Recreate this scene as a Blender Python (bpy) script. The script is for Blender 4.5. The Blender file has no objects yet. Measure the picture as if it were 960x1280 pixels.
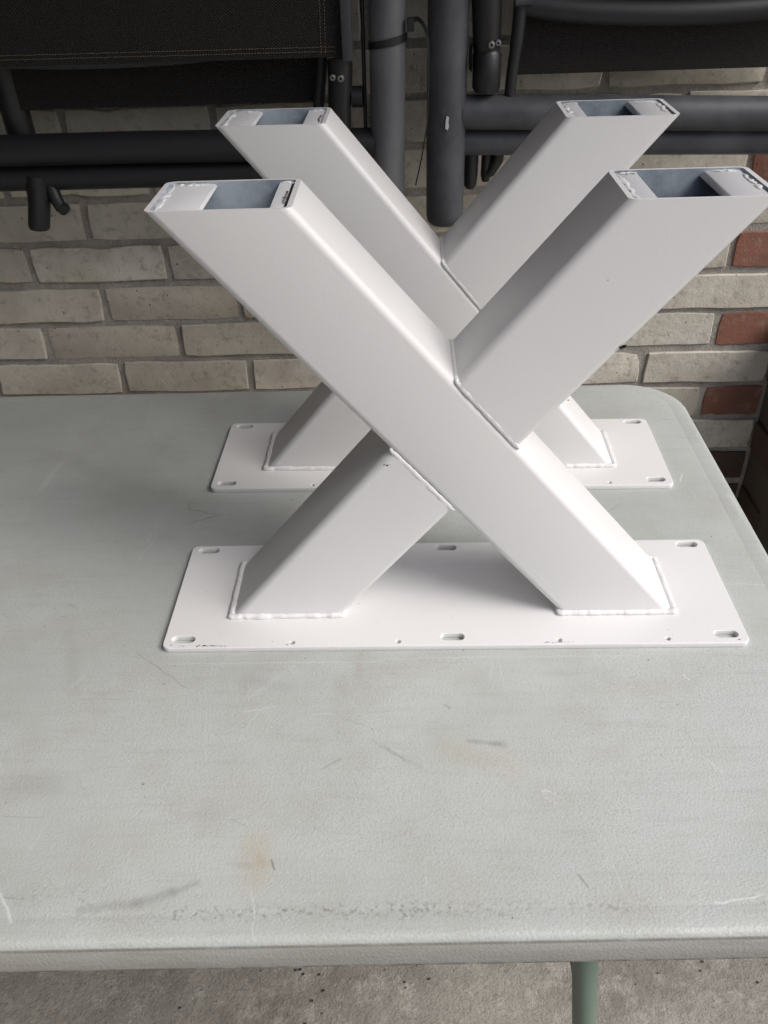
import bpy, bmesh, math, random
from mathutils import Vector, Matrix, noise
R = math.radians
rnd = random.Random(7)
sc = bpy.context.scene
col = sc.collection

# ------------------------------------------------------------------ camera
cam_d = bpy.data.cameras.new('camera'); cam = bpy.data.objects.new('camera', cam_d); col.objects.link(cam)
PITCH, ROLL, YAW = 0.6353, -0.0371, -0.0394
cp, sp = math.cos(PITCH), math.sin(PITCH)
fwd = Vector((math.sin(YAW)*cp, math.cos(YAW)*cp, -sp))
rt = Vector((math.cos(YAW), -math.sin(YAW), 0)); up = rt.cross(fwd)
r_ = math.cos(ROLL)*rt + math.sin(ROLL)*up
u_ = -math.sin(ROLL)*rt + math.cos(ROLL)*up
m = Matrix((r_, u_, -fwd)).transposed().to_4x4()
m.translation = Vector((0.22348, -0.58402, 0.54035))
cam.matrix_world = m
cam_d.sensor_fit = 'VERTICAL'; cam_d.sensor_height = 24.0
cam_d.lens = 24.0*1106.2/1280
cam_d.shift_x = 5.1/1280; cam_d.shift_y = 44.7/1280
cam_d.clip_start = 0.02; cam_d.clip_end = 500
sc.camera = cam
sc.render.resolution_x = 768; sc.render.resolution_y = 1024

# ------------------------------------------------------------------ light
SUN_EL, SUN_AZ = R(47), R(65)          # azimuth measured from -Y towards +X
to_sun = Vector((math.sin(SUN_AZ)*math.cos(SUN_EL), -math.cos(SUN_AZ)*math.cos(SUN_EL), math.sin(SUN_EL)))
w = bpy.data.worlds.new('World'); sc.world = w; w.use_nodes = True
nt = w.node_tree; bg = nt.nodes['Background']
sky = nt.nodes.new('ShaderNodeTexSky'); sky.sky_type = 'NISHITA'; sky.sun_disc = False
sky.sun_elevation = SUN_EL; sky.sun_rotation = math.atan2(to_sun.x, to_sun.y)
sky.air_density = 1.0; sky.dust_density = 4.0; sky.ozone_density = 0.6
nt.links.new(sky.outputs[0], bg.inputs[0]); bg.inputs[1].default_value = 0.07
sun_d = bpy.data.lights.new('sun', 'SUN'); sun_d.energy = 1.5; sun_d.angle = R(37); sun_d.color = (1.0, 1.0, 1.0)
sun = bpy.data.objects.new('sun', sun_d); col.objects.link(sun)
sun.rotation_euler = to_sun.to_track_quat('Z', 'Y').to_euler()
sun.location = (2, -3, 4)
vs = sc.view_settings
vs.view_transform = 'Standard'; vs.look = 'None'; vs.gamma = 1; vs.use_curve_mapping = False
vs.exposure = 0.80
sc.render.engine = 'CYCLES'
sc.cycles.max_bounces = 8; sc.cycles.diffuse_bounces = 5

# ------------------------------------------------------------------ node helpers
class NT:
    def __init__(s, name):
        s.m = bpy.data.materials.new(name); s.m.use_nodes = True
        s.t = s.m.node_tree; s.b = s.t.nodes['Principled BSDF']
        s.tc = s.t.nodes.new('ShaderNodeTexCoord')
    def link(s, a, b): s.t.links.new(a, b)
    def val(s, inp, v):
        if hasattr(v, 'links') or hasattr(v, 'is_linked'): s.link(v, inp)
        else: inp.default_value = v
    def noise(s, scale, detail=4, rough=.55, vec=None, dist=0):
        n = s.t.nodes.new('ShaderNodeTexNoise'); n.inputs['Scale'].default_value = scale
        n.inputs['Detail'].default_value = detail; n.inputs['Roughness'].default_value = rough
        n.inputs['Distortion'].default_value = dist
        s.link(vec if vec is not None else s.tc.outputs['Object'], n.inputs['Vector']); return n.outputs['Fac']
    def voro(s, scale, feature='F1', vec=None, rand=1.0):
        n = s.t.nodes.new('ShaderNodeTexVoronoi'); n.feature = feature; n.inputs['Scale'].default_value = scale
        n.inputs['Randomness'].default_value = rand
        s.link(vec if vec is not None else s.tc.outputs['Object'], n.inputs['Vector']); return n.outputs['Distance']
    def mapping(s, loc=(0,0,0), rot=(0,0,0), scale=(1,1,1), vec=None):
        n = s.t.nodes.new('ShaderNodeMapping'); n.inputs['Location'].default_value = loc
        n.inputs['Rotation'].default_value = rot; n.inputs['Scale'].default_value = scale
        s.link(vec if vec is not None else s.tc.outputs['Object'], n.inputs['Vector']); return n.outputs[0]
    def math(s, op, a, b=0.0, c=0.0, clamp=False):
        n = s.t.nodes.new('ShaderNodeMath'); n.operation = op; n.use_clamp = clamp
        s.val(n.inputs[0], a); s.val(n.inputs[1], b); s.val(n.inputs[2], c); return n.outputs[0]
    def vmath(s, op, a, b=(0,0,0)):
        n = s.t.nodes.new('ShaderNodeVectorMath'); n.operation = op
        s.val(n.inputs[0], a); s.val(n.inputs[1], b)
        return n.outputs['Value'] if op in ('LENGTH', 'DOT_PRODUCT', 'DISTANCE') else n.outputs[0]
    def ramp(s, x, a, b, lo=0.0, hi=1.0):
        n = s.t.nodes.new('ShaderNodeMapRange'); n.interpolation_type = 'SMOOTHSTEP'
        s.val(n.inputs[0], x); n.inputs[1].default_value = a; n.inputs[2].default_value = b
        n.inputs[3].default_value = lo; n.inputs[4].default_value = hi; return n.outputs[0]
    def mix(s, f, a, b, mode='MIX'):
        n = s.t.nodes.new('ShaderNodeMix'); n.data_type = 'RGBA'; n.blend_type = mode
        s.val(n.inputs[0], f)
        for i, v in ((6, a), (7, b)):
            if isinstance(v, tuple): n.inputs[i].default_value = (*v, 1) if len(v) == 3 else v
            else: s.link(v, n.inputs[i])
        return n.outputs[2]
    def bump(s, h, strength=.3, dist=.001, normal=None):
        n = s.t.nodes.new('ShaderNodeBump'); n.inputs['Strength'].default_value = strength
        n.inputs['Distance'].default_value = dist; s.link(h, n.inputs['Height'])
        if normal is not None: s.link(normal, n.inputs['Normal'])
        return n.outputs[0]
    def seg(s, a, b, vec=None):
        """distance (xy) from the object position to segment a-b"""
        ax, ay = a; dx, dy = b[0]-a[0], b[1]-a[1]; L2 = dx*dx+dy*dy+1e-12
        if not hasattr(s, '_xyz'):
            n = s.t.nodes.new('ShaderNodeSeparateXYZ'); s.link(s.wpos(), n.inputs[0]); s._xyz = n.outputs
        x = s.math('SUBTRACT', s._xyz[0], ax); y = s.math('SUBTRACT', s._xyz[1], ay)
        t = s.math('DIVIDE', s.math('ADD', s.math('MULTIPLY', x, dx), s.math('MULTIPLY', y, dy)), L2, clamp=True)
        ex = s.math('SUBTRACT', x, s.math('MULTIPLY', t, dx)); ey = s.math('SUBTRACT', y, s.math('MULTIPLY', t, dy))
        return s.math('SQRT', s.math('ADD', s.math('MULTIPLY', ex, ex), s.math('MULTIPLY', ey, ey)))
    def wpos(s):
        if not hasattr(s, '_w'):
            # position wobbled by a little noise so that marks get ragged outlines
            n = s.t.nodes.new('ShaderNodeTexNoise'); n.inputs['Scale'].default_value = 60; n.inputs['Detail'].default_value = 3
            s.link(s.tc.outputs['Object'], n.inputs['Vector'])
            o = s.vmath('SUBTRACT', n.outputs['Color'], (.5, .5, .5))
            sc_ = s.t.nodes.new('ShaderNodeVectorMath'); sc_.operation = 'SCALE'; s.link(o, sc_.inputs[0]); sc_.inputs[3].default_value = .006
            s._w = s.vmath('ADD', s.tc.outputs['Object'], sc_.outputs[0])
        return s._w
    def out(s, color=None, rough=None, normal=None, **kw):
        for k, v in (('Base Color', color), ('Roughness', rough)):
            if v is None: continue
            if isinstance(v, tuple): v = (*v, 1)
            s.val(s.b.inputs[k], v)
        if normal is not None: s.link(normal, s.b.inputs['Normal'])
        for k, v in kw.items(): s.b.inputs[k.replace('_', ' ')].default_value = v
        return s.m

# ------------------------------------------------------------------ materials
def mat_powder():
    n = NT('white_powder_coat')
    fine = n.noise(1500, 2, .6); mid = n.noise(260, 3, .6); big = n.noise(6, 3)
    speck = n.ramp(n.voro(95), .030, .018)
    gate = n.ramp(n.noise(9, 2), .56, .64)
    s = n.math('MULTIPLY', speck, gate)
    c = n.mix(n.ramp(big, .3, .7), (.78, .775, .775), (.81, .805, .805))
    c = n.mix(n.ramp(fine, .25, .75, 0, .5), c, (.71, .70, .70))
    c = n.mix(n.math('MULTIPLY', s, .8), c, (.05, .045, .04))
    h = n.math('ADD', n.math('MULTIPLY', fine, .5), mid)
    return n.out(c, .42, n.bump(h, .15, .0006), IOR=1.45)
def mat_cap():
    n = NT('white_paint_on_inner_plate')
    return n.out(n.mix(n.noise(60, 3), (.70, .71, .735), (.76, .765, .78)), .38, n.bump(n.noise(400, 3), .2, .0005))
def mat_weld():
    n = NT('painted_weld_bead')
    h = n.math('ADD', n.noise(260, 3), n.noise(700, 2))
    return n.out((.79, .785, .785), .42, n.bump(h, .38, .0014))
def mat_chip():
    n = NT('bare_steel_and_recess_shade')
    return n.out((.025, .022, .02), .6)  # bare steel on chips; also painted-in shade of gap and screw sockets
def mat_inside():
    n = NT('tube_inside_blue_grey')
    c = n.mix(n.ramp(n.noise(25, 5, .7), .35, .65), (.24, .285, .34), (.42, .47, .52))  # blue-grey mottle, darker than the outer coat
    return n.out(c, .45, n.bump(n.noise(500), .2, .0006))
def mat_table():
    n = NT('weathered_grey_green_plastic')
    big = n.noise(3.2, 5, .6); mid = n.noise(15, 5, .6); fine = n.noise(620, 4, .7); peb = n.voro(560, 'SMOOTH_F1')
    c = n.mix(n.ramp(big, .34, .66), (.45, .48, .46), (.535, .56, .545))
    c = n.mix(n.ramp(mid, .42, .72, 0, .35), c, (.40, .38, .335))
    # brushed grime running along the table
    st = n.noise(9, 6, .7, n.mapping(scale=(1.2, 13, 1)))
    c = n.mix(n.ramp(st, .48, .75, 0, .26), c, (.33, .325, .30))
    # fine dirt in the pebbled grain
    d = n.math('MULTIPLY', n.ramp(fine, .50, .68), n.ramp(n.noise(7, 4), .32, .60))
    c = n.mix(n.math('MULTIPLY', d, .36), c, (.20, .19, .16))
    c = n.mix(n.ramp(n.noise(900, 2, .7), .35, .65, 0, .22), c, (.32, .33, .315))
    # dark specks
    sp_ = n.math('MULTIPLY', n.ramp(n.voro(60), .07, .03), n.ramp(n.noise(13, 3), .52, .6))
    c = n.mix(n.math('MULTIPLY', sp_, .7), c, (.09, .08, .065))
    # hairline scratches, two families
    for rot, scl, th, colr, k in ((.35, (9, 1.1, 1), .012, (.62, .63, .62), .45), (-1.1, (1.4, 8, 1), .010, (.2, .19, .17), .4), (1.45, (7, .9, 1), .009, (.60, .61, .60), .35)):
        v = n.voro(2.3, 'DISTANCE_TO_EDGE', n.mapping(rot=(0, 0, rot), scale=scl, vec=n.wpos()))
        f = n.math('MULTIPLY', n.ramp(v, th, 0), n.ramp(n.noise(11, 3, vec=n.mapping(loc=(rot*7, 3, 0))), .55, .68))
        c = n.mix(n.math('MULTIPLY', f, k), c, colr)
    grit = n.ramp(n.noise(260, 4, .7), .50, .64)
    patch = n.ramp(n.noise(24, 4, .6), .42, .62)
    # marks that lie at their own places on the top
    def mark(a, b, wd, colr, k, gritty=False, soft=1.0):
        nonlocal c
        f = n.ramp(n.seg(a, b), wd, wd*(1-soft))
        if gritty: f = n.math('MULTIPLY', f, n.math('MULTIPLY', grit, n.math('ADD', patch, .3), clamp=True))
        c = n.mix(n.math('MULTIPLY', f, k), c, colr)
    for (a, b, wd, colr, k, g) in TABLE_MARKS: mark(a, b, wd, colr, k, g)
    # dirt collected along the inside of the rim
    xyz = n._xyz
    lip = n.math('SUBTRACT', xyz[1], n.math('MULTIPLY_ADD', xyz[0], .019, -.2595))
    f = n.math('MULTIPLY', n.ramp(n.math('ABSOLUTE', n.math('SUBTRACT', lip, .003)), .009, .001), n.math('MULTIPLY', grit, n.ramp(n.noise(10, 4), .38, .6)))
    c = n.mix(n.math('MULTIPLY', f, .55), c, (.17, .15, .12))
    # dark line where top turns into side, darker side face and lower edge
    e = n.math('SUBTRACT', xyz[1], n.math('MULTIPLY_ADD', xyz[0], .019, -.2796))
    f = n.math('MULTIPLY', n.ramp(n.math('ABSOLUTE', n.math('ADD', e, .0005)), .0022, .0006), n.ramp(n.noise(55, 4), .3, .5))
    zz = n.t.nodes.new('ShaderNodeSeparateXYZ'); n.link(n.tc.outputs['Object'], zz.inputs[0])
    side = n.ramp(zz.outputs[2], -.0085, -.0105)
    c = n.mix(n.math('MULTIPLY', side, .85), c, n.mix(n.ramp(n.noise(30, 5, .7, n.mapping(scale=(.3, 1, 3))), .3, .7), (.33, .32, .295), (.43, .425, .40)))
    band = n.math('MULTIPLY', n.ramp(n.math('ABSOLUTE', n.math('ADD', zz.outputs[2], .0100)), .0020, .0006), n.ramp(n.noise(45, 4), .15, .55))
    c = n.mix(n.math('MULTIPLY', band, .6), c, (.16, .145, .125))
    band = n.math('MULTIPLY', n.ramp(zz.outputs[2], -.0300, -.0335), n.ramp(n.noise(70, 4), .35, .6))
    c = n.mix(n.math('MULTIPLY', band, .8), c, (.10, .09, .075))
    h = n.math('ADD', peb, n.math('MULTIPLY', n.noise(210, 4, .65), .35))
    return n.out(c, n.ramp(mid, .3, .7, .42, .60), n.bump(h, .24, .0010))
def P(name, c, rough, bumpscale=0, strength=.2, dist=.001, **kw):
    n = NT(name)
    nm = n.bump(n.noise(bumpscale, 4), strength, dist) if bumpscale else None
    return n.out(c, rough, nm, **kw)
def mat_frame(name, a, b, rough=.5):
    n = NT(name)
    c = n.mix(n.ramp(n.noise(22, 4, .6, n.mapping(scale=(1, 1, .4))), .35, .7), a, b)
    c = n.mix(n.ramp(n.noise(140, 4), .62, .78, 0, .35), c, (.16, .155, .15))
    return n.out(c, rough, n.bump(n.noise(700, 2), .15, .0005))
def mat_chair_paint():
    n = NT('anthracite_chair_paint_with_chip')
    c = n.mix(n.ramp(n.noise(22, 4, .6), .35, .7), (.050, .053, .061), (.082, .086, .096))
    c = n.mix(n.ramp(n.noise(140, 4), .64, .78, 0, .3), c, (.16, .155, .15))
    return n.out(c, .5, n.bump(n.noise(700, 2), .15, .0005))
def mat_sling():
    n = NT('woven_black_brown_sling')
    g = n.t.nodes.new('ShaderNodeSeparateXYZ'); n.link(n.tc.outputs['Object'], g.inputs[0])
    a = n.math('SINE', n.math('MULTIPLY', g.outputs[0], 1700)); b = n.math('SINE', n.math('MULTIPLY', g.outputs[2], 2000))
    wv = n.math('MULTIPLY', a, b)
    c = n.mix(n.ramp(wv, -.4, .6), (.0015, .0012, .001), (.013, .0095, .007))
    return n.out(c, .75, n.bump(wv, .5, .0008))
def mat_brick(name, c1, c2, c3, dirt):
    n = NT(name)
    oi = n.t.nodes.new('ShaderNodeObjectInfo')
    off = n.vmath('ADD', n.tc.outputs['Object'], oi.outputs['Location'])
    c = n.mix(oi.outputs['Random'], c1, c2)
    c = n.mix(n.ramp(n.noise(14, 5, .65, off), .35, .7, 0, .65), c, c3)
    c = n.mix(n.ramp(n.noise(75, 5, .7, off), .50, .72, 0, .6), c, dirt)
    pit = n.math('MULTIPLY', n.ramp(n.voro(75, vec=off), .12, .05), n.ramp(n.noise(20, 3, vec=off), .5, .6))
    c = n.mix(pit, c, (.07, .06, .05))
    h = n.math('SUBTRACT', n.math('ADD', n.math('MULTIPLY', n.noise(70, 6, .7, off), .8), n.math('MULTIPLY', n.noise(320, 3, .6, off), .35)), n.math('MULTIPLY', pit, .7))
    return n.out(c, .9, n.bump(h, .8, .0022))
def mat_mortar():
    n = NT('sandy_grey_mortar')
    c = n.mix(n.ramp(n.noise(30, 5, .65), .3, .7), (.33, .31, .28), (.48, .45, .405))
    c = n.mix(n.ramp(n.noise(420, 3, .7), .5, .75, 0, .6), c, (.15, .135, .12))
    h = n.math('ADD', n.noise(60, 5, .7), n.math('MULTIPLY', n.noise(480, 3, .7), .6))
    return n.out(c, .95, n.bump(h, .9, .004))
def mat_concrete():
    n = NT('worn_brown_grey_concrete')
    c = n.mix(n.ramp(n.noise(5, 6, .6), .35, .65), (.20, .185, .16), (.31, .29, .255))
    c = n.mix(n.ramp(n.noise(34, 6, .7), .45, .7, 0, .7), c, (.42, .395, .355))
    c = n.mix(n.ramp(n.noise(210, 4, .7), .5, .7, 0, .55), c, (.13, .115, .105))
    pit = n.ramp(n.voro(42, vec=n.mapping(scale=(1, 1.5, 1))), .16, .08)
    pit = n.math('MULTIPLY', pit, n.ramp(n.noise(9, 3), .5, .6))
    c = n.mix(pit, c, (.07, .06, .055))
    h = n.math('SUBTRACT', n.math('ADD', n.noise(60, 5, .7), n.math('MULTIPLY', n.noise(300, 3, .7), .5)), pit)
    return n.out(c, .92, n.bump(h, .8, .005))

# places of the marks on the table top (metres in the table's own frame)
LT, DK, BR, WH = (.60, .61, .60), (.24, .24, .235), (.46, .36, .22), (.74, .75, .75)
TABLE_MARKS = []   # filled below from MARKS
MARKS = [
    ((100,1137),(170,1128),.006,DK,.45,False), ((170,1128),(215,1115),.0065,DK,.55,False), ((215,1115),(245,1104),.005,DK,.5,False),
    ((322,1045),(326,1085),.018,BR,.22,False), ((324,1050),(322,1090),.016,(.44,.33,.19),.55,True), ((318,1060),(316,1105),.020,BR,.22,False), ((326,1072),(330,1080),.006,(.42,.32,.19),.35,False),
    ((585,925),(625,929),.004,DK,.6,False), ((618,928),(630,930),.007,DK,.5,False),
    ((632,935),(645,1000),.014,BR,.35,True), ((560,935),(640,960),.022,BR,.22,False),
    ((685,990),(698,1010),.010,WH,.7,True), ((300,780),(230,790),.002,LT,.0,False),
    ((305,888),(345,882),.0018,LT,.8,False), ((325,886),(300,922),.0013,LT,.5,False), ((390,892),(415,891),.0015,LT,.6,False),
    ((0,1115),(13,1150),.0022,WH,.7,False), ((210,829),(480,826),.0013,LT,.6,False), ((480,822),(800,818),.0012,LT,.5,False),
    ((170,815),(235,860),.0014,DK,.5,False), ((14,845),(55,840),.0045,LT,.5,True), ((440,825),(460,815),.004,(.27,.23,.17),.6,True),
    ((450,815),(448,845),.006,(.36,.33,.28),.4,False), ((425,850),(430,865),.010,(.34,.31,.28),.35,False),
    ((310,850),(350,858),.016,(.33,.33,.32),.3,False), ((88,790),(92,860),.012,(.33,.32,.31),.3,False),
    ((28,1125),(48,1115),.016,DK,.6,True), ((100,1118),(130,1125),.015,DK,.6,True), ((500,1130),(560,1140),.016,DK,.55,True),
    ((10,985),(60,980),.02,(.32,.30,.27),.35,False), ((95,975),(125,1005),.004,DK,.4,True),
    ((405,958),(425,948),.0022,DK,.5,False), ((895,1128),(955,1118),.0013,WH,.7,False), ((340,1075),(341,1087),.0012,(.1,.1,.09),.8,False),
    ((722,1092),(735,1106),.0016,(.2,.18,.12),.6,False), ((855,842),(862,848),.0015,WH,.8,False), ((880,945),(905,965),.0020,LT,.6,False),
    ((855,956),(862,940),.0035,LT,.6,True), ((555,880),(563,884),.0018,DK,.6,False), ((300,640),(440,637),.0018,LT,.5,True),
    ((850,600),(854,592),.0016,WH,.7,False), ((720,660),(775,630),.0016,(.27,.24,.2),.45,False), ((870,640),(884,655),.0012,BR,.5,False),
    ((0,683),(70,678),.002,LT,.5,True), ((40,560),(180,610),.02,(.33,.33,.32),.25,False), ((875,727),(957,730),.0013,LT,.5,False),
    ((260,1010),(310,990),.03,(.42,.37,.29),.16,False), ((200,1060),(120,1040),.03,(.42,.37,.29),.14,False), ((480,1065),(600,1068),.0025,BR,.3,True),
    ((820,1000),(955,1010),.012,(.42,.38,.28),.22,True), ((520,850),(860,870),.012,(.40,.36,.29),.18,True),
]
ZT = -.0045
def on_table(u, v):
    d = -(-fwd)*1106.2 + r_*(u-480+5.1) + u_*(640+44.7-v)
    s = (ZT - m.translation.z)/d.z; p = m.translation + d*s; return (p.x, p.y)
for a, b, wd, c_, k, g in MARKS:
    if k > 0: TABLE_MARKS.append((on_table(*a), on_table(*b), wd, c_, k*.72, g))

M = dict(powder=mat_powder(), cap=mat_cap(), weld=mat_weld(), chip=mat_chip(), inside=mat_inside(), table=mat_table(),
    frame=mat_chair_paint(), frame_light=mat_frame('grey_anthracite_tube', (.105, .108, .116), (.155, .158, .168), .5),
    plastic=P('black_hinge_plastic', (.013, .013, .014), .42, 300, .2), dark=P('dark_tube_paint', (.014, .0145, .017), .5, 500, .15),
    sling=mat_sling(), thread=P('tan_thread', (.20, .155, .11), .8), screw=P('steel_screw', (.36, .355, .34), .45, Metallic=.9),
    side=P('slate_grey_profile', (.05, .052, .06), .5, 400), bare=P('bare_chip', (.55, .56, .58), .5, 200),
    cream=mat_brick('cream_brick', (.52, .48, .41), (.68, .64, .56), (.42, .38, .32), (.26, .23, .185)),
    red=mat_brick('red_brick', (.24, .105, .07), (.30, .12, .08), (.16, .085, .065), (.33, .25, .20)),
    brown=mat_brick('brown_brick', (.085, .055, .043), (.12, .07, .052), (.07, .048, .038), (.05, .04, .032)),
    mortar=mat_mortar(), grime=P('dirty_dark_mortar', (.11, .095, .08), .95, 60, .9, .004), concrete=mat_concrete(), leg=P('grey_green_leg_paint', (.17, .235, .19), .35, 60, .15),
    shading_roof=P('dark_timber_roof', (.10, .085, .07), .8, 40), )

# ------------------------------------------------------------------ mesh helpers
def link(name, me, mat=None, parent=None):
    o = bpy.data.objects.new(name, me); col.objects.link(o)
    if mat is not None and me is not None:
        if not isinstance(mat, (list, tuple)): mat = [mat]
        if not me.materials:
            for k in mat: me.materials.append(k)
    if parent: o.parent = parent
    return o
def from_bm(name, bm, mat, parent=None, smooth=True, ang=35):
    bmesh.ops.recalc_face_normals(bm, faces=bm.faces)
    me = bpy.data.meshes.new(name); bm.to_mesh(me); bm.free()
    if smooth:
        me.shade_smooth()
        me.set_sharp_from_angle(angle=R(ang))
    return link(name, me, mat, parent)
def empty(name, loc=(0, 0, 0), label=None, cat=None, group=None):
    o = bpy.data.objects.new(name, None); col.objects.link(o); o.location = loc; o.empty_display_size = .05
    if label: o['label'] = label
    if cat: o['category'] = cat
    if group: o['group'] = group
    return o
def copy_tree(o, parent=None):
    c = o.copy(); col.objects.link(c)
    if parent: c.parent = parent
    for ch in list(o.children): copy_tree(ch, c)
    return c
def tube(bm, pts, r, n=16, caps=True, wob=0.0, seed=0, flat=None, closed=False):
    """sweep a circle (radius r or list) along pts; wob = ragged radius; flat=(axis vector, factor) squashes it"""
    pts = [Vector(p) for p in pts]; rings = []; N = len(pts)
    rr = r if isinstance(r, (list, tuple)) else [r]*N
    prev = None
    for i, p in enumerate(pts):
        t = (pts[(i+1) % N]-pts[i-1]) if closed else (pts[min(i+1, N-1)]-pts[max(i-1, 0)])
        t.normalize()
        if prev is None:
            a = Vector((0, 0, 1)) if abs(t.z) < .9 else Vector((0, 1, 0))
            x = t.cross(a).normalized()
        else: x = (prev - t*prev.dot(t)).normalized()
        prev = x; y = t.cross(x)
        ring = []
        for k in range(n):
            an = 2*math.pi*k/n; d = x*math.cos(an)+y*math.sin(an)
            q = rr[i]
            if wob: q *= 1+wob*noise.noise(Vector((p.x*170+seed, p.y*170+k*.6, p.z*170)))*1.6
            v = d*q
            if flat: ax = Vector(flat[0]); v -= ax*(v.dot(ax))*(1-flat[1])
            ring.append(bm.verts.new(p+v))
        rings.append(ring)
    for i in range(N if closed else N-1):
        a, b = rings[i], rings[(i+1) % N]
        for k in range(n): bm.faces.new((a[k], a[(k+1) % n], b[(k+1) % n], b[k]))
    if caps and not closed: bm.faces.new(rings[0]); bm.faces.new(rings[-1])
def bez(pts, n=10):
    """Catmull-Rom through pts"""
    P_ = [Vector(p) for p in pts]; P_ = [2*P_[0]-P_[1]]+P_+[2*P_[-1]-P_[-2]]; o = []
    for i in range(1, len(P_)-2):
        for k in range(n):
            t = k/n; a, b, c, d = P_[i-1:i+3]
            o.append(.5*((2*b)+(c-a)*t+(2*a-5*b+4*c-d)*t*t+(3*b-a-3*c+d)*t**3))
    o.append(P_[-2]); return o
def rbox(bm, lo, hi, bev=.001, seg=2):
    b2 = bmesh.new(); bmesh.ops.create_cube(b2, size=1)
    for v in b2.verts: v.co = Vector((lo[i]+(hi[i]-lo[i])*(v.co[i]+.5) for i in range(3)))
    if bev: bmesh.ops.bevel(b2, geom=b2.edges[:], offset=bev, segments=seg, profile=.6, affect='EDGES')
    me = bpy.data.meshes.new('t'); b2.to_mesh(me); b2.free(); bm.from_mesh(me); bpy.data.meshes.remove(me)
def holed_plate(name, outer, holes, thick, bev, mat, parent, z0):
    """flat plate from outlines (lists of xy); z0 = underside"""
    cu = bpy.data.curves.new('c', 'CURVE'); cu.dimensions = '2D'; cu.fill_mode = 'BOTH'
    for pl in [outer]+holes:
        s = cu.splines.new('POLY'); s.points.add(len(pl)-1); s.use_cyclic_u = True
        for p, q in zip(s.points, pl): p.co = (q[0], q[1], 0, 1)
    cu.extrude = thick/2-bev; cu.bevel_depth = bev; cu.bevel_resolution = 1; cu.offset = -bev
    o = bpy.data.objects.new('tmp', cu); col.objects.link(o)
    dg = bpy.context.evaluated_depsgraph_get(); me = bpy.data.meshes.new_from_object(o.evaluated_get(dg))
    bpy.data.objects.remove(o); bpy.data.curves.remove(cu)
    me.name = name
    for v in me.vertices: v.co.z += z0+thick/2
    me.shade_smooth(); me.set_sharp_from_angle(angle=R(50))
    me.materials.clear()
    return link(name, me, mat, parent)
def rrect(x0, y0, x1, y1, r, n=6):
    o = []
    for cx, cy, a0 in ((x1-r, y0+r, -90), (x1-r, y1-r, 0), (x0+r, y1-r, 90), (x0+r, y0+r, 180)):
        for k in range(n+1):
            a = R(a0+90*k/n); o.append((cx+r*math.cos(a), cy+r*math.sin(a)))
    return o
def slot(cx, cy, L, w_, n=8):
    return rrect(cx-L/2, cy-w_/2, cx+L/2, cy+w_/2, w_/2-1e-5, n)
def circ(cx, cy, r, n=14): return [(cx+r*math.cos(2*math.pi*k/n), cy+r*math.sin(2*math.pi*k/n)) for k in range(n)]

# ================================================================== setting
# concrete floor, one sheet
bm = bmesh.new(); bmesh.ops.create_grid(bm, x_segments=2, y_segments=2, size=15)
for v in bm.verts: v.co.z = -.745
fl = from_bm('concrete_floor', bm, M['concrete'], smooth=False); fl['kind'] = 'structure'

def brick_mesh(seed, L, H=.0512, D=.045):
    """brick whose face lies at y=0 looking to -Y, centred on x and z"""
    rr = random.Random(seed); bm = bmesh.new()
    nx, nz = 7, 3
    pts = []
    for k in range(nx): pts.append((-L/2+L*k/nx, -H/2))
    for k in range(nz): pts.append((L/2, -H/2+H*k/nz))
    for k in range(nx): pts.append((L/2-L*k/nx, H/2))
    for k in range(nz): pts.append((-L/2, H/2-H*k/nz))
    def ringv(inset, y, jit):
        o = []
        for i, (x, z) in enumerate(pts):
            cx = max(min(x, L/2-inset), -L/2+inset); cz = max(min(z, H/2-inset), -H/2+inset)
            corner = abs(abs(x)-L/2) < 1e-6 and abs(abs(z)-H/2) < 1e-6
            if corner: cx -= math.copysign(.0011, cx); cz -= math.copysign(.0011, cz)
            j1, j2 = J[i]
            o.append(bm.verts.new((cx+j1*jit, y, cz+j2*jit)))
        return o
    J = []
    sk = rr.uniform(-.0012, .0012); chip = rr.randrange(len(pts)*2)
    for i, (x, z) in enumerate(pts):
        jx, jz = rr.uniform(-1, 1)*.0007, rr.uniform(-1, 1)*.0007+.0006*math.sin(x*38+seed)
        if abs(abs(x)-L/2) < 1e-6: jx += sk*z/.025
        if i == chip: jx -= math.copysign(.004, x); jz -= math.copysign(.004, z)
        J.append((jx, jz))
    a = ringv(0, D, 1); b = ringv(0, .0009, 1); c = ringv(.0013, rr.uniform(-.0004, .0004), 1.1)
    n = len(pts)
    for p, q in ((a, b), (b, c)):
        for k in range(n): bm.faces.new((p[k], p[(k+1) % n], q[(k+1) % n], q[k]))
    bm.faces.new(c)
    bmesh.ops.recalc_face_normals(bm, faces=bm.faces)
    me = bpy.data.meshes.new('brick'); bm.to_mesh(me); bm.free(); me.shade_smooth(); me.set_sharp_from_angle(angle=R(28)); return me
cache = {}
def brick(parent, x0, x1, zc, y, kind, rotz=0, base=(0, 0)):
    L = x1-x0; key = (round(L, 3), rnd.randrange(6), kind)
    if key not in cache:
        me = brick_mesh(len(cache)*13+5, round(L, 3)); me.materials.append(M[kind]); cache[key] = me
    o = bpy.data.objects.new('brick', cache[key]); col.objects.link(o); o.parent = parent
    px, pdep = (x0+x1)/2, rnd.uniform(-.0022, .0022)
    jz = rnd.uniform(-.0012, .0012)
    if rotz == 0: o.location = (px, y+pdep, zc+jz); o.rotation_euler = (0, rnd.uniform(-.006, .006), 0)
    else: o.location = (y+pdep, -px, zc+jz); o.rotation_euler = (0, 0, rotz)
    return o
WY, WX = .7125, .794
wall = empty('brick_wall', (0, WY, -.745), 'long cream brick wall with grey mortar joints behind the folding table and chairs', 'wall')
wall.location = (0, 0, 0)
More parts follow.
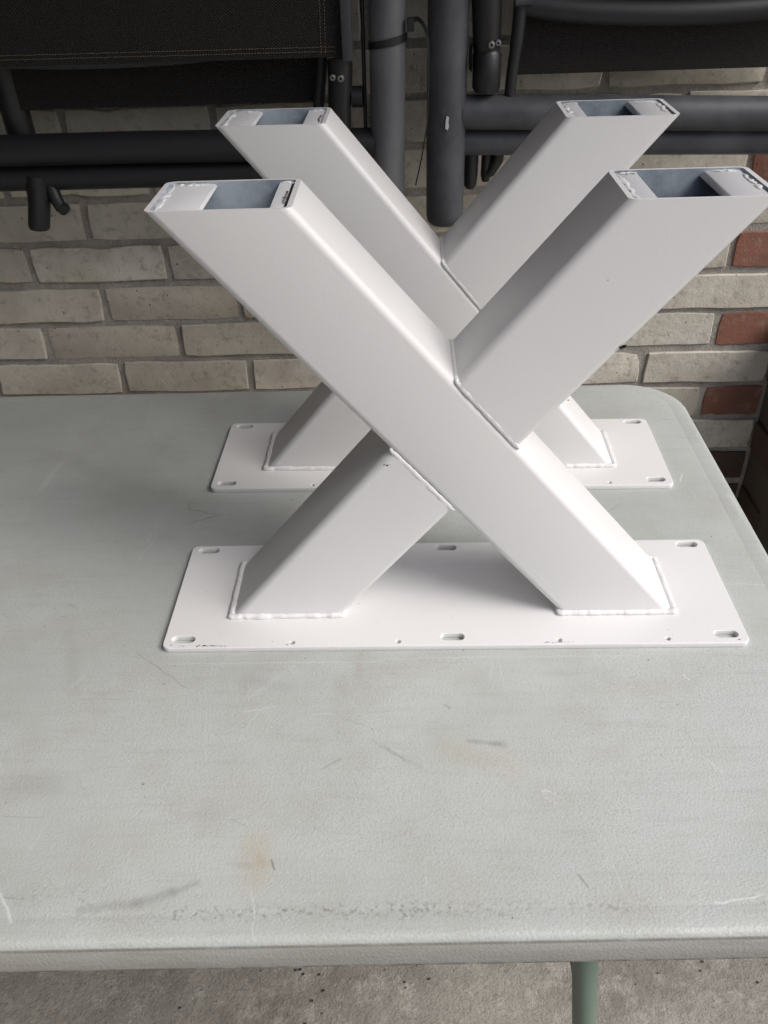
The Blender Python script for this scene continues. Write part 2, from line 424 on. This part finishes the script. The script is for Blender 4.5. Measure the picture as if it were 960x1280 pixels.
bm = bmesh.new(); rbox(bm, (-2.2, WY+.0035, -.745), (WX+.2, WY+.21, 1.5), 0)
from_bm('mortar', bm, M['mortar'], wall, smooth=False)
PITCH_Z, Z0 = .0610, .0508
LENS = .2076
for k in range(-8, 12):
    zc = Z0+k*PITCH_Z; even = (k % 2 == 0)
    x = (-.2300+LENS*4.93) if even else (.6985)
    JW = .0098
    # bricks from the corner leftwards
    if even: edges = [.792, .596]
    else:
        edges = [.792, .6985]
    while edges[-1] > -1.0: edges.append(edges[-1]-LENS+rnd.uniform(-.003, .003))
    for i in range(len(edges)-1):
        b_, a_ = edges[i], edges[i+1]
        kind = 'cream'
        if not even and i == 0: kind = 'red'
        if k <= -5: kind = 'brown'
        if k == -5 and i == 1: kind = 'brown'
        if a_ < .2 and k < -4: continue
        brick(wall, a_+JW/2, b_-(JW/2 if i else 0), zc, WY, kind)
wall2 = empty('brick_wall', (0, 0, 0), 'low dark reddish brown brick side wall at far right, beyond the table corner', 'wall')
Y_END = .545
bm = bmesh.new(); rbox(bm, (WX+.0055, Y_END+.006, -.745), (WX+.21, WY+.0045, Z0-PITCH_Z*.5-.004), 0)
from_bm('mortar', bm, M['grime'], wall2, smooth=False)
for k in range(-10, 0):
    zc = Z0+k*PITCH_Z; yy = WY-.002; first = True
    step = .100 if k % 2 == 0 else .2076
    while yy-step > Y_END-.03:
        # face looks to -X: local -Y maps to -X with rotz=-90deg, local x maps to -y
        L = step-.0115; key = (round(L, 3), rnd.randrange(6), 'brown')
        if key not in cache:
            me = brick_mesh(len(cache)*13+5, round(L, 3)); me.materials.append(M[key[2]]); cache[key] = me
        o = bpy.data.objects.new('brick', cache[key]); col.objects.link(o); o.parent = wall2
        o.location = (WX+rnd.uniform(-.002, .002), yy-L/2, zc+rnd.uniform(-.001, .001)); o.rotation_euler = (0, 0, R(-90))
        yy -= step; step = .2076

# unseen shelter, shaped for the light: roof above and closed side to the left keep the sky out there
ROOF_Y, ROOF_X = -.34, 1.3
bm = bmesh.new(); rbox(bm, (-3.2, ROOF_Y, 1.5), (ROOF_X, .95, 1.58), .003)
rbox(bm, (-3.2, -3.4, 1.5), (-.12, ROOF_Y-.001, 1.58), .003)  # bay added out of view to darken the sky at front left
rf = from_bm('shading_roof', bm, M['shading_roof']); rf['kind'] = 'structure'
bm = bmesh.new(); rbox(bm, (-1.45, -3.4, -.745), (-1.3, .70, 1.5), .003)  # unseen wall put in to block light from the left
lw = from_bm('shading_wall_left', bm, M['brown']); lw['kind'] = 'structure'

# ================================================================== folding table
tab = empty('folding_table', (0, 0, -.001), 'large grey-green plastic folding table with scratched, stained top and rounded corner', 'table')
FR = lambda x: -.2796+.019*x
xl, xr, yb = -1.15, .589, .528
def table_outline(ins, rr=.075):
    r = rr-ins; o = []
    pts = [(xl+ins, FR(xl)+ins), (xr-ins, FR(xr)+ins), (xr-ins, yb-ins), (xl+ins, yb-ins)]
    for i, (sx, sy, a0) in enumerate(((1, 1, 180), (-1, 1, 270), (-1, -1, 0), (1, -1, 90))):
        cx, cy = pts[i][0]+sx*r, pts[i][1]+sy*r
        for k in range(15):
            a = R(a0+90*k/14); o.append((cx+r*math.cos(a), cy+r*math.sin(a)))
    return o
prof = [(.060, -.036), (.004, -.036), (.0008, -.0345), (0, -.032), (.0012, -.0105), (.0022, -.0075), (.0042, -.0055), (.0070, -.0047),
        (.0105, ZT), (.0195, ZT), (.0212, ZT-.0002), (.0228, ZT-.0003), (.0245, ZT-.0001), (.0262, ZT), (.045, ZT)]
bm = bmesh.new(); rings = []
for ins, z in prof: rings.append([bm.verts.new((x, y, z)) for x, y in table_outline(ins)])
for a, b in zip(rings, rings[1:]):
    n = len(a)
    for k in range(n): bm.faces.new((a[k], a[(k+1) % n], b[(k+1) % n], b[k]))
bm.faces.new(rings[-1]); bm.faces.new(rings[0])
from_bm('tabletop', bm, M['table'], tab, ang=40)
def leg(x, y, dx, dy):
    bm = bmesh.new(); tube(bm, [(x, y, -.033), (x+dx, y+dy, -.741)], .0098, 24)
    l = from_bm('leg', bm, M['leg'], tab)
    bm = bmesh.new(); tube(bm, [(x+dx*.97, y+dy*.97, -.72), (x+dx, y+dy, -.7435)], .0125, 20); from_bm('foot_cap', bm, M['plastic'], l)
leg(.3445, -.232, .071, 0); leg(.3445, .47, .071, 0); leg(-.9, -.22, -.07, 0); leg(-.9, .47, -.07, 0)
for x in (.352, -.907):
    bm = bmesh.new(); tube(bm, [(x, -.232 if x > 0 else -.22, -.12), (x, .47, -.12)], .009, 16); from_bm('cross_bar', bm, M['leg'], tab)

# ================================================================== X-shaped legs
def build_x(prm, loc, rz, label, seed):
    D, y0, H, w_, aL, aR, bL, bR = prm['D'], prm['y0'], prm['H'], prm['w'], prm['aL'], prm['aR'], prm['bL'], prm['bR']
    W, t, TH = .525, .0812, .0055
    y1 = y0+t; ro, wall_t = .0065, .003
    root = empty('crossed_table_leg', loc, label, 'table leg', 'pair of white crossed steel legs')
    root.rotation_euler = (0, 0, rz)
    root.location = (loc[0], loc[1], 0)
    # base plate
    outer = rrect(0, 0, W, D, .007, 6)
    sl = [slot(x, y, .021, .0088) for x in (.0178, W/2, W-.0185) for y in (.0118, D-.0085)]
    small = [circ(x, .0062, .0021) for x in (.118, .2137, .3577, .454)]+[circ(x, D-.006, .0021) for x in (.085, .440)]
    holed_plate('base_plate', outer, sl+small, TH, .0007, M['powder'], root, -TH)
    # ---- arms: sheared square tubes
    def prof_pts(x0, x1, ya, yb_, r, rx):
        o = []
        for cx, cy, a0 in ((x1-rx, ya+r, -90), (x1-rx, yb_-r, 0), (x0+rx, yb_-r, 90), (x0+rx, ya+r, 180)):
            for k in range(6):
                a = R(a0+90*k/5); o.append((cx+rx*math.cos(a), cy+r*math.sin(a)))
        return o
    def arm(xb, xt, cut=None):
        """xb: left x of the foot at z=0, xt: left x at the top"""
        sh = (xt-xb)/H; k = math.sqrt(1+sh*sh)
        bm = bmesh.new()
        o_ = prof_pts(0, w_, y0, y1, ro, ro*k); i_ = prof_pts(wall_t*k, w_-wall_t*k, y0+wall_t, y1-wall_t, ro-wall_t, (ro-wall_t)*k)
        P0 = lambda q, z: Vector((xb+q[0]+sh*z, q[1], z))
        ob = [bm.verts.new(P0(q, 0)) for q in o_]; ot = [bm.verts.new(P0(q, H)) for q in o_]
        ib = [bm.verts.new(P0(q, 0)) for q in i_]; it = [bm.verts.new(P0(q, H)) for q in i_]
        n = len(o_); inner = []
        for j in range(n):
            j2 = (j+1) % n
            bm.faces.new((ob[j], ob[j2], ot[j2], ot[j]))
            f = bm.faces.new((ib[j], it[j], it[j2], ib[j2])); f.material_index = 1
            bm.faces.new((ot[j], ot[j2], it[j2], it[j])); bm.faces.new((ob[j], ib[j], ib[j2], ob[j2]))
        return bm, sh
    mats = [M['powder'], M['inside']]
    xbR, xtL = W-aR-w_, bL            # main arm: foot right, top left
    bm, shM = arm(xbR, xtL); from_bm('arm', bm, mats, root, ang=30)
    xbL, xtR = aL, W-bR-w_
    nrm = Vector((1, 0, -shM)).normalized()     # normal of the main arm's sloped sides
    for side in (0, 1):
        bm, shS = arm(xbL, xtR)
        g = bm.verts[:]+bm.edges[:]+bm.faces[:]
        if side == 0: bmesh.ops.bisect_plane(bm, geom=g, plane_co=(xbR+.0008, 0, 0), plane_no=nrm, clear_outer=True)
        else: bmesh.ops.bisect_plane(bm, geom=g, plane_co=(xbR+w_-.0008, 0, 0), plane_no=-nrm, clear_outer=True)
        from_bm('arm', bm, mats, root, ang=30)
    # ---- lines where faces cross, in the xz plane
    def cross(xa, sa, xc, sc_): z = (xc-xa)/(sa-sc_); return Vector((xa+sa*z, 0, z))
    A1 = cross(xbL, shS, xbR, shM); A2 = cross(xbL+w_, shS, xbR, shM)           # lower-left joint (upper vertex, lower vertex)
    B1 = cross(xbL, shS, xbR+w_, shM); B2 = cross(xbL+w_, shS, xbR+w_, shM)     # upper-right joint
    def bead(pts, r, sd, wob=.10, n=12, closed=False, flat=None):
        out = []
        for a, b in zip(pts, pts[1:]+([pts[0]] if closed else [])):
            k = max(2, int((Vector(b)-Vector(a)).length/.0011))
            for i in range(k): out.append(Vector(a).lerp(Vector(b), i/k))
        if not closed: out.append(Vector(pts[-1]))
        rr = [r*(1+wob*noise.noise(Vector((i*.16+sd*9.1, sd, 0)))*1.7+.035*math.sin(i*1.05+2*noise.noise(Vector((i*.2, sd, 5))))) for i in range(len(out))]
        out = [p+Vector((noise.noise(Vector((i*.12, sd, 3))), noise.noise(Vector((i*.12, sd, 8))), 0))*r*.22 for i, p in enumerate(out)]
        bm = bmesh.new(); 
        if not closed:
            for e in range(4): rr[e] *= .45+.14*e; rr[-1-e] *= .45+.14*e
        tube(bm, out, rr, n, closed=closed, flat=flat)
        o = from_bm('weld_bead', bm, M['weld'], root, ang=80); return o
    yf, yk = y0+.0007, y1-.0007
    for q1, q2, s in ((A1, A2, 1), (B1, B2, -1)):
        a, b = q1.copy(), q2.copy()
        bead([(a.x, yf, a.z), (b.x, yf, b.z)], .0022, seed+s, .10, flat=((0, 1, 0), .42))
        bead([(a.x, yk, a.z), (b.x, yk, b.z)], .0022, seed+s+4, .10, flat=((0, 1, 0), .42))
        bead([(a.x+.0004, yf, a.z), (a.x+.0004, yk, a.z)], .0026, seed+s+8)
        bead([(b.x, yf, b.z), (b.x, yk, b.z)], .0026, seed+s+12)
    # beads round the feet
    for xf in (xbL, xbR):
        g = .0006
        bead([(xf-g, y0-g, .0012), (xf+w_+g, y0-g, .0012), (xf+w_+g, y1+g, .0012), (xf-g, y1+g, .0012)], .0031, seed+xf*10+20, .19, closed=True, flat=((0, 0, 1), .80))
        # second, finer run with spatter
    # ---- plates closing the tube tops
    capw = .0335
    rc = random.Random(seed)
    for side, xt in (('L', xtL), ('R', xtR)):
        sh = shM if side == 'L' else shS
        kk = math.sqrt(1+sh*sh)
        xin0, xin1 = xt+wall_t*kk, xt+w_-wall_t*kk
        cwl, cwr = prm['cap'+side]
        gap = .0016 if side == 'L' else 0
        for x0, x1 in ((xin0, xin0+cwl), (xin1-cwr, xin1-gap)):
            bm = bmesh.new(); dz = .0012+rc.uniform(0, .0008)
            rbox(bm, (x0+.0003, y0+wall_t+.0003, H-(.0022 if side == 'L' else .0038)-dz), (x1-.0003, y1-wall_t-.0003, H-dz), .0005, 1)
            for v in bm.verts:
                v.co.x += sh*(v.co.z-H)
            from_bm('inner_plate', bm, M['cap'], root, ang=30)
        # lumps of weld where plates meet the tube
        def lumps(line, r, n_):
            a, b = Vector(line[0]), Vector(line[1]); pts = []; rr = []
            for i in range(n_):
                t_ = i/(n_-1); p = a.lerp(b, t_); s = seed*3+line[0][0]*50+line[0][1]*30
                p += Vector((noise.noise(Vector((t_*7, s, 1))), noise.noise(Vector((t_*7, s, 5))), 0))*r*.9
                e = min(1, 4*t_+.25, 4*(1-t_)+.25)
                pts.append(p); rr.append(r*e*(.85+.9*noise.noise(Vector((t_*9, s, 2)))))
            bm = bmesh.new(); tube(bm, pts, rr, 10, wob=.30, seed=s, flat=((0, 0, 1), .26)); from_bm('weld_bead', bm, M['weld'], root, ang=80)
        zt = H-.0013
        lumps(((xin0+.003, y0+.006, zt), (xin0+.0025, y1-.008, zt)), .0026, 46)
        lumps(((xin0+.004, y1-.0062, zt), (xin0+cwl-.002, y1-.0055, zt)), .0021, 34)
        lumps(((xin1-cwr+.004, y1-.0058, zt), (xin1-.004, y1-.0060, zt)), .0021, 34)
        if side == 'R': lumps(((xin1-.0035, y0+.022, zt), (xin1-.0035, y1-.018, zt)), .0028, 36)
        else:
            # dark bar stands in for shade in the torn gap; jagged spatter, right end
            bm = bmesh.new()
            rbox(bm, (xin1-.0030, y0+.006, H-.004), (xin1-.0002, y1-.008, H-.0016), .0002, 1)
            from_bm('gap_shade_bar', bm, M['chip'], root)
            bm = bmesh.new(); pts = []; rr = []
            for i in range(40):
                t_ = i/39; pts.append(Vector((xin1-.0035+.0022*noise.noise(Vector((t_*12, seed, 9))), y0+.018+t_*.030, H-.0010)))
                rr.append(0.0014*(.45+1.2*abs(noise.noise(Vector((t_*16, seed, 4))))))
            tube(bm, pts, rr, 8, wob=.8, seed=seed, flat=((0, 0, 1), .4)); from_bm('spatter', bm, M['gap'], root, ang=60)
    return root, dict(xbL=xbL, xbR=xbR, shM=shM, shS=shS, w=w_, y0=y0, H=H, xtR=xtR, D=D, A1=A1)
def mat_gap():
    n = NT('torn_weld_grey')
    return n.out(n.mix(n.ramp(n.noise(500, 2), .4, .6), (.06, .055, .05), (.45, .46, .48)), .5)
M['gap'] = mat_gap()
PA = dict(D=.1558, y0=.042, H=.3689, w=.1036, aL=.0577, aR=.0577, bL=.0431, bR=.0444, capL=(.0325, .0145), capR=(.0200, .0270))
PB = dict(D=.1559, y0=.0413, H=.3714, w=.1036, aL=.0596, aR=.0600, bL=.0504, bR=.0456, capL=(.0285, .0200), capR=(.0190, .0285))
xa, infA = build_x(PA, (0, 0, 0), 0, 'front white powder-coated steel X-shaped leg on slotted base plate, nearest the camera', 11)
xb, infB = build_x(PB, (-.0023, .2662, 0), -.0129, 'rear white steel X-shaped leg on slotted plate, between the front one and the wall', 29)
# chipped spots where the steel shows: small flat flakes just proud of the paint
def flakes(root, name, spots, plane, seed):
    rr = random.Random(seed); bm = bmesh.new()
    for (x, z, s) in spots:
        n_ = 7; vs_ = []
        for k in range(n_):
            a = 2*math.pi*k/n_; q = s*(.5+rr.random()*.8)
            p = (x+math.cos(a)*q*1.5, z+math.sin(a)*q*.8)
            vs_.append(bm.verts.new(plane(*p)))
        bm.faces.new(vs_)
    from_bm(name, bm, M['chip'], root, smooth=False)['kind'] = 'stuff'
top = lambda x, y: (x, y, .0003)
sp_ = [(.0155+i*.0021+rnd.uniform(-.001, .001), .0026+rnd.uniform(-.0006, .0004), rnd.uniform(.0003, .0008)) for i in range(3)]
sp_ += [(.032+i*.0017, .0024+rnd.uniform(-.0005, .0006), rnd.uniform(.0002, .0009)) for i in range(16)]
sp_ += [(.345+i*.0020, .0026+rnd.uniform(-.0004, .0006), rnd.uniform(.0002, .0007)) for i in range(13)]
sp_ += [(.1135, .003, .0007), (.1165, .0045, .0005), (.516, .004, .0009), (.0085, .004, .0007), (.10, .0075, .0005)]
sp_ += [(rnd.uniform(.02, .5), rnd.uniform(.006, .14), rnd.uniform(.0002, .00042)) for _ in range(34)]
flakes(xa, 'paint_chip', sp_, top, 3)
frt = lambda x, z: (x, .042-.0003, z)
s_ = infA
ex = lambda z: s_['xtR']+s_['w']+s_['shS']*(z-s_['H'])
flakes(xa, 'paint_chip', [(.3862, .2620, .0017), (.3874, .2630, .0015), (ex(.300)-.0028, .300, .0005), (ex(.2191)-.0012, .2191, .0007),
    (.2050, .1634, .0006), (.2075, .1629, .0008), (.2092, .1632, .0004), (.369, .3138, .0004)], frt, 5)

# ================================================================== garden chairs hanging behind
def rod(parent, name, pts, r, mat, n=20, **kw):
    bm = bmesh.new(); tube(bm, pts, r, n, **kw); return from_bm(name, bm, mat, parent, ang=50)
def screw(parent, x, y, z, r=.0042):
    bm = bmesh.new()
    pr = [(0, -.0012), (r*.38, -.0012), (r*.46, -.0024), (r*.75, -.0022), (r, -.0008), (r, .002)]
    rings = []
    for q, yy in pr[1:]:
        rings.append([bm.verts.new((x+q*math.cos(2*math.pi*k/16), y+yy, z+q*math.sin(2*math.pi*k/16))) for k in range(16)])
    for a, b in zip(rings, rings[1:]):
        for k in range(16): bm.faces.new((a[k], a[(k+1) % 16], b[(k+1) % 16], b[k]))
    f = bm.faces.new(rings[0]); f.material_index = 1  # dark colour put in for the shade down the screw socket
    from_bm('screw', bm, [M['screw'], M['chip']], parent, ang=40)
def panel(parent, x0, x1, z0, z1, y, sag=0.0, nx=24, th=.002, ysag=.0, mat='sling'):
    bm = bmesh.new(); g = []
    for i in range(nx+1):
        t = i/nx; x = x0+(x1-x0)*t; s = math.sin(math.pi*t); row = []
        for j in range(5):
            q = j/4; z = z0-sag*s*(1-q)+(z1-z0)*q
            row.append(bm.verts.new((x, y+ysag*s, z)))
        g.append(row)
    for i in range(nx):
        for j in range(4): bm.faces.new((g[i][j], g[i+1][j], g[i+1][j+1], g[i][j+1]))
    r = bmesh.ops.extrude_face_region(bm, geom=bm.faces[:])
    for e in r['geom']:
        if isinstance(e, bmesh.types.BMVert): e.co.y += th
    return from_bm('sling_fabric', bm, M[mat], parent)
def stitches(parent, a, b, y, step=.0032, L=.0022):
    a, b = Vector((a[0], y, a[1])), Vector((b[0], y, b[1])); d = (b-a); n_ = int(d.length/step); d.normalize()
    bm = bmesh.new(); s = Vector((0, 0, 1)) if abs(d.x) > .5 else Vector((1, 0, 0))
    for i in range(n_):
        p = a+d*(i*step)+s*rnd.uniform(-.0003, .0003)
        tube(bm, [p, p+d*L*.5+Vector((0, -.0003, 0)), p+d*L], [.0002, .00042, .0002], 5)
    o = from_bm('stitching', bm, M['thread'], parent); o['kind'] = 'stuff'

lc = empty('garden_chair', (0, 0, 0), 'left folded anthracite garden chair, dark stitched sling panel and two level tubes before the wall', 'garden chair', 'folded garden chairs hanging before the wall')
rod(lc, 'post', [(.2075, .600, .95), (.2083, .600, .44), (.2045, .601, .25), (.2045, .601, .19)], .0212, M['frame_light'], 28)
rod(lc, 'cross_tube', [(-.62, .603, .2950), (-.1, .603, .2945), (.19, .603, .2905)], .0188, M['dark'], 24)
rod(lc, 'cross_tube', [(-.62, .616, .2610), (-.1, .616, .2600), (.19, .616, .2590)], .0172, M['dark'], 24)
p = panel(lc, -.62, .1560, .3900, .95, .583)
stitches(lc, (-.45, .3985), (.1500, .3960), .5826); stitches(lc, (-.45, .4030), (.1500, .4005), .5826)
stitches(lc, (.1305, .394), (.1345, .52), .5826); stitches(lc, (.1355, .394), (.1400, .52), .5826)
bm = bmesh.new(); rbox(bm, (.1550, .574, .3855), (.1672, .598, .95), .003, 2); from_bm('side_profile', bm, M['side'], lc)
rod(lc, 'curved_tube', bez([(-.62, .603, .418), (-.33, .603, .401), (-.13, .600, .3945), (.03, .603, .402), (.115, .61, .425), (.13, .62, .50)], 8), .0115, M['side'], 16)
panel(lc, -.62, .128, .3365, .46, .628, mat='dark_sling') if 'dark_sling' in M else panel(lc, -.62, .128, .3365, .46, .628)
rod(lc, 'curved_brace', bez([(.131, .612, .50), (.131, .612, .42), (.1275, .612, .375), (.1210, .615, .335), (.118, .62, .30)], 6), .0068, M['dark'], 14)
h = rod(lc, 'hinge', [(.1505, .596, .3870), (.1510, .596, .3800), (.1500, .596, .36), (.1480, .596, .335), (.1475, .597, .285)], [.0145, .0150, .0145, .0138, .0130], M['plastic'], 22)
screw(h, .1424, .5808, .3690, .0038); screw(h, .1519, .5806, .3678, .0042)
rod(h, 'pivot_cap', [(.163, .60, .345), (.176, .60, .345)], .012, M['plastic'], 16)
rod(lc, 'strap', [(.1795, .607, .95), (.1795, .607, .46), (.178, .607, .30)], .0024, M['plastic'], 8)
# foot hinge under the tubes, at the left
f = rod(lc, 'foot', [(-.2475, .610, .262), (-.2520, .605, .228), (-.2575, .600, .202), (-.2580, .600, .199)], [.0150, .0140, .0138, .0125], M['plastic'], 20)
rod(f, 'clip', [(-.2350, .611, .262), (-.2300, .608, .236), (-.2235, .604, .2225), (-.2210, .603, .2200)], [.008, .009, .0075, .005], M['plastic'], 12)
rod(f, 'knob', [(-.2180, .592, .2235), (-.2180, .603, .2235)], .0065, M['plastic'], 14)
rod(lc, 'rear_leg', [(-.274, .64, .95), (-.268, .64, .36), (-.266, .64, .30)], .0175, M['plastic'], 18)
screw(lc, -.2790, .612, .352, .004)

rc_ = empty('garden_chair', (0, 0, 0), 'right folded anthracite garden chair, its thick post marked by a white paint chip', 'garden chair', 'folded garden chairs hanging before the wall')
rod(rc_, 'post', [(.2790, .600, .95), (.2783, .600, .44), (.2772, .600, .30), (.2770, .600, .205), (.2770, .600, .1965), (.2770, .600, .1925)], [.0238, .0238, .0240, .0238, .0225, .018], M['frame'], 32)
bm = bmesh.new()
vs_ = [bm.verts.new((.2775+dx, .5752-.0009, .3175+dz)) for dx, dz in ((-.0022, -.006), (.0005, -.008), (.0022, -.004), (.0014, .001), (.0022, .006), (-.0008, .0075), (-.0018, .002))]
bm.faces.new(vs_)
r2 = bmesh.ops.extrude_face_region(bm, geom=bm.faces[:])
for e in r2['geom']:
    if isinstance(e, bmesh.types.BMVert): e.co.y += .0024
from_bm('paint_chip', bm, M['bare'], rc_, smooth=False)
rod(rc_, 'cross_tube', [(.296, .603, .3240), (.45, .603, .3195), (.66, .603, .3125), (.78, .603, .3085)], .0196, M['frame'], 28)
rod(rc_, 'cross_tube', [(.296, .617, .2885), (.45, .617, .2850), (.66, .617, .2800), (.78, .617, .2770)], .0168, M['frame'], 28)
h = rod(rc_, 'hinge', [(.3215, .600, .95), (.3220, .600, .44), (.3235, .600, .395), (.3238, .600, .3895)], [.0175, .0175, .0160, .0155], M['plastic'], 22)
rod(h, 'hinge_barrel', [(.3245, .598, .3905), (.3245, .598, .387), (.3245, .598, .352), (.3245, .598, .3465)], [.0140, .0168, .0168, .0140], M['plastic'], 24)
rod(h, 'pivot_cap', [(.3065, .600, .383), (.3035, .600, .383)], [.016, .012], M['plastic'], 16)
screw(h, .3275, .5825, .3975, .0042); screw(h, .3355, .5858, .3988, .0036)
rod(rc_, 'curved_brace', bez([(.3650, .600, .50), (.3610, .600, .44), (.3585, .600, .40), (.3550, .601, .365), (.3535, .602, .335)], 6), [.0080]*8+[.0076]*6+[.0068]*11, M['dark'], 16)
rod(rc_, 'tube_end_cap', [(.3535, .592, .4385), (.3720, .592, .4392)], .0050, M['side'], 14)
rod(rc_, 'curved_tube', bez([(.358, .606, .436), (.42, .602, .4275), (.50, .600, .4225), (.58, .600, .4215), (.66, .602, .425), (.76, .606, .437)], 8), .0130, M['dark'], 18)
panel(rc_, .355, .775, .3600, .95, .622, nx=16)
panel(rc_, .372, .775, .440, .95, .596, nx=16)
g1 = rod(rc_, 'foot', [(.3115, .628, .30), (.3110, .628, .245), (.3108, .628, .2330), (.3106, .628, .2280)], [.0095, .0093, .0085, .005], M['plastic'], 16)
rod(rc_, 'foot', [(.3320, .630, .30), (.3310, .630, .244), (.3308, .630, .236)], [.0068, .0068, .0045], M['plastic'], 14)
rod(rc_, 'foot', [(.3500, .630, .30), (.3450, .628, .262), (.3360, .626, .247), (.332, .626, .244)], [.0072, .0078, .0062, .004], M['plastic'], 14)

# cable tie round the left post and its tail
ct = empty('cable_tie', (0, 0, 0), 'black cable tie tight round the left chair post, long tail dangling between the posts', 'cable tie')
pts = []
for k in range(40):
    a = 2*math.pi*k/40; pts.append((.2080+.0219*math.cos(a), .600+.0219*math.sin(a), .4030+.0040*math.cos(a)))
bm = bmesh.new(); rings = []
for x, y, z in pts:
    d = Vector((x-.2080, y-.600, 0)).normalized()
    rings.append([bm.verts.new(Vector((x, y, z))+d*e+Vector((0, 0, q))) for e, q in ((0, -.0040), (.0012, -.0038), (.0012, .0038), (0, .0040))])
for i in range(40):
    a, b = rings[i], rings[(i+1) % 40]
    for k in range(4): bm.faces.new((a[k], a[(k+1) % 4], b[(k+1) % 4], b[k]))
from_bm('loop', bm, M['plastic'], ct, ang=60)
bm = bmesh.new(); rbox(bm, (.2305, .584, .4130), (.2385, .594, .4270), .001, 1); from_bm('lock_head', bm, M['plastic'], ct)
def ribbon(bm, pts, wd, th):
    pts = [Vector(p) for p in pts]; rg = []
    for i, p in enumerate(pts):
        t = (pts[min(i+1, len(pts)-1)]-pts[max(i-1, 0)]).normalized(); s = t.cross(Vector((0, 1, 0))).normalized(); n_ = s.cross(t)
        w2 = wd if not isinstance(wd, list) else wd[i]
        rg.append([bm.verts.new(p+s*a+n_*b) for a, b in ((-w2, -th), (w2, -th), (w2, th), (-w2, th))])
    for a, b in zip(rg, rg[1:]):
        for k in range(4): bm.faces.new((a[k], a[(k+1) % 4], b[(k+1) % 4], b[k]))
    bm.faces.new(rg[0]); bm.faces.new(rg[-1])
bm = bmesh.new()
tp = bez([(.233, .588, .4225), (.243, .584, .4255), (.2515, .578, .416), (.2545, .571, .398), (.2545, .566, .36), (.2535, .562, .325), (.2475, .560, .288), (.2390, .560, .2510)], 8)
ribbon(bm, tp, [.0027 - .0019*min(1, i/len(tp)*1.6) for i in range(len(tp))], .0006)
from_bm('tail', bm, M['plastic'], ct)
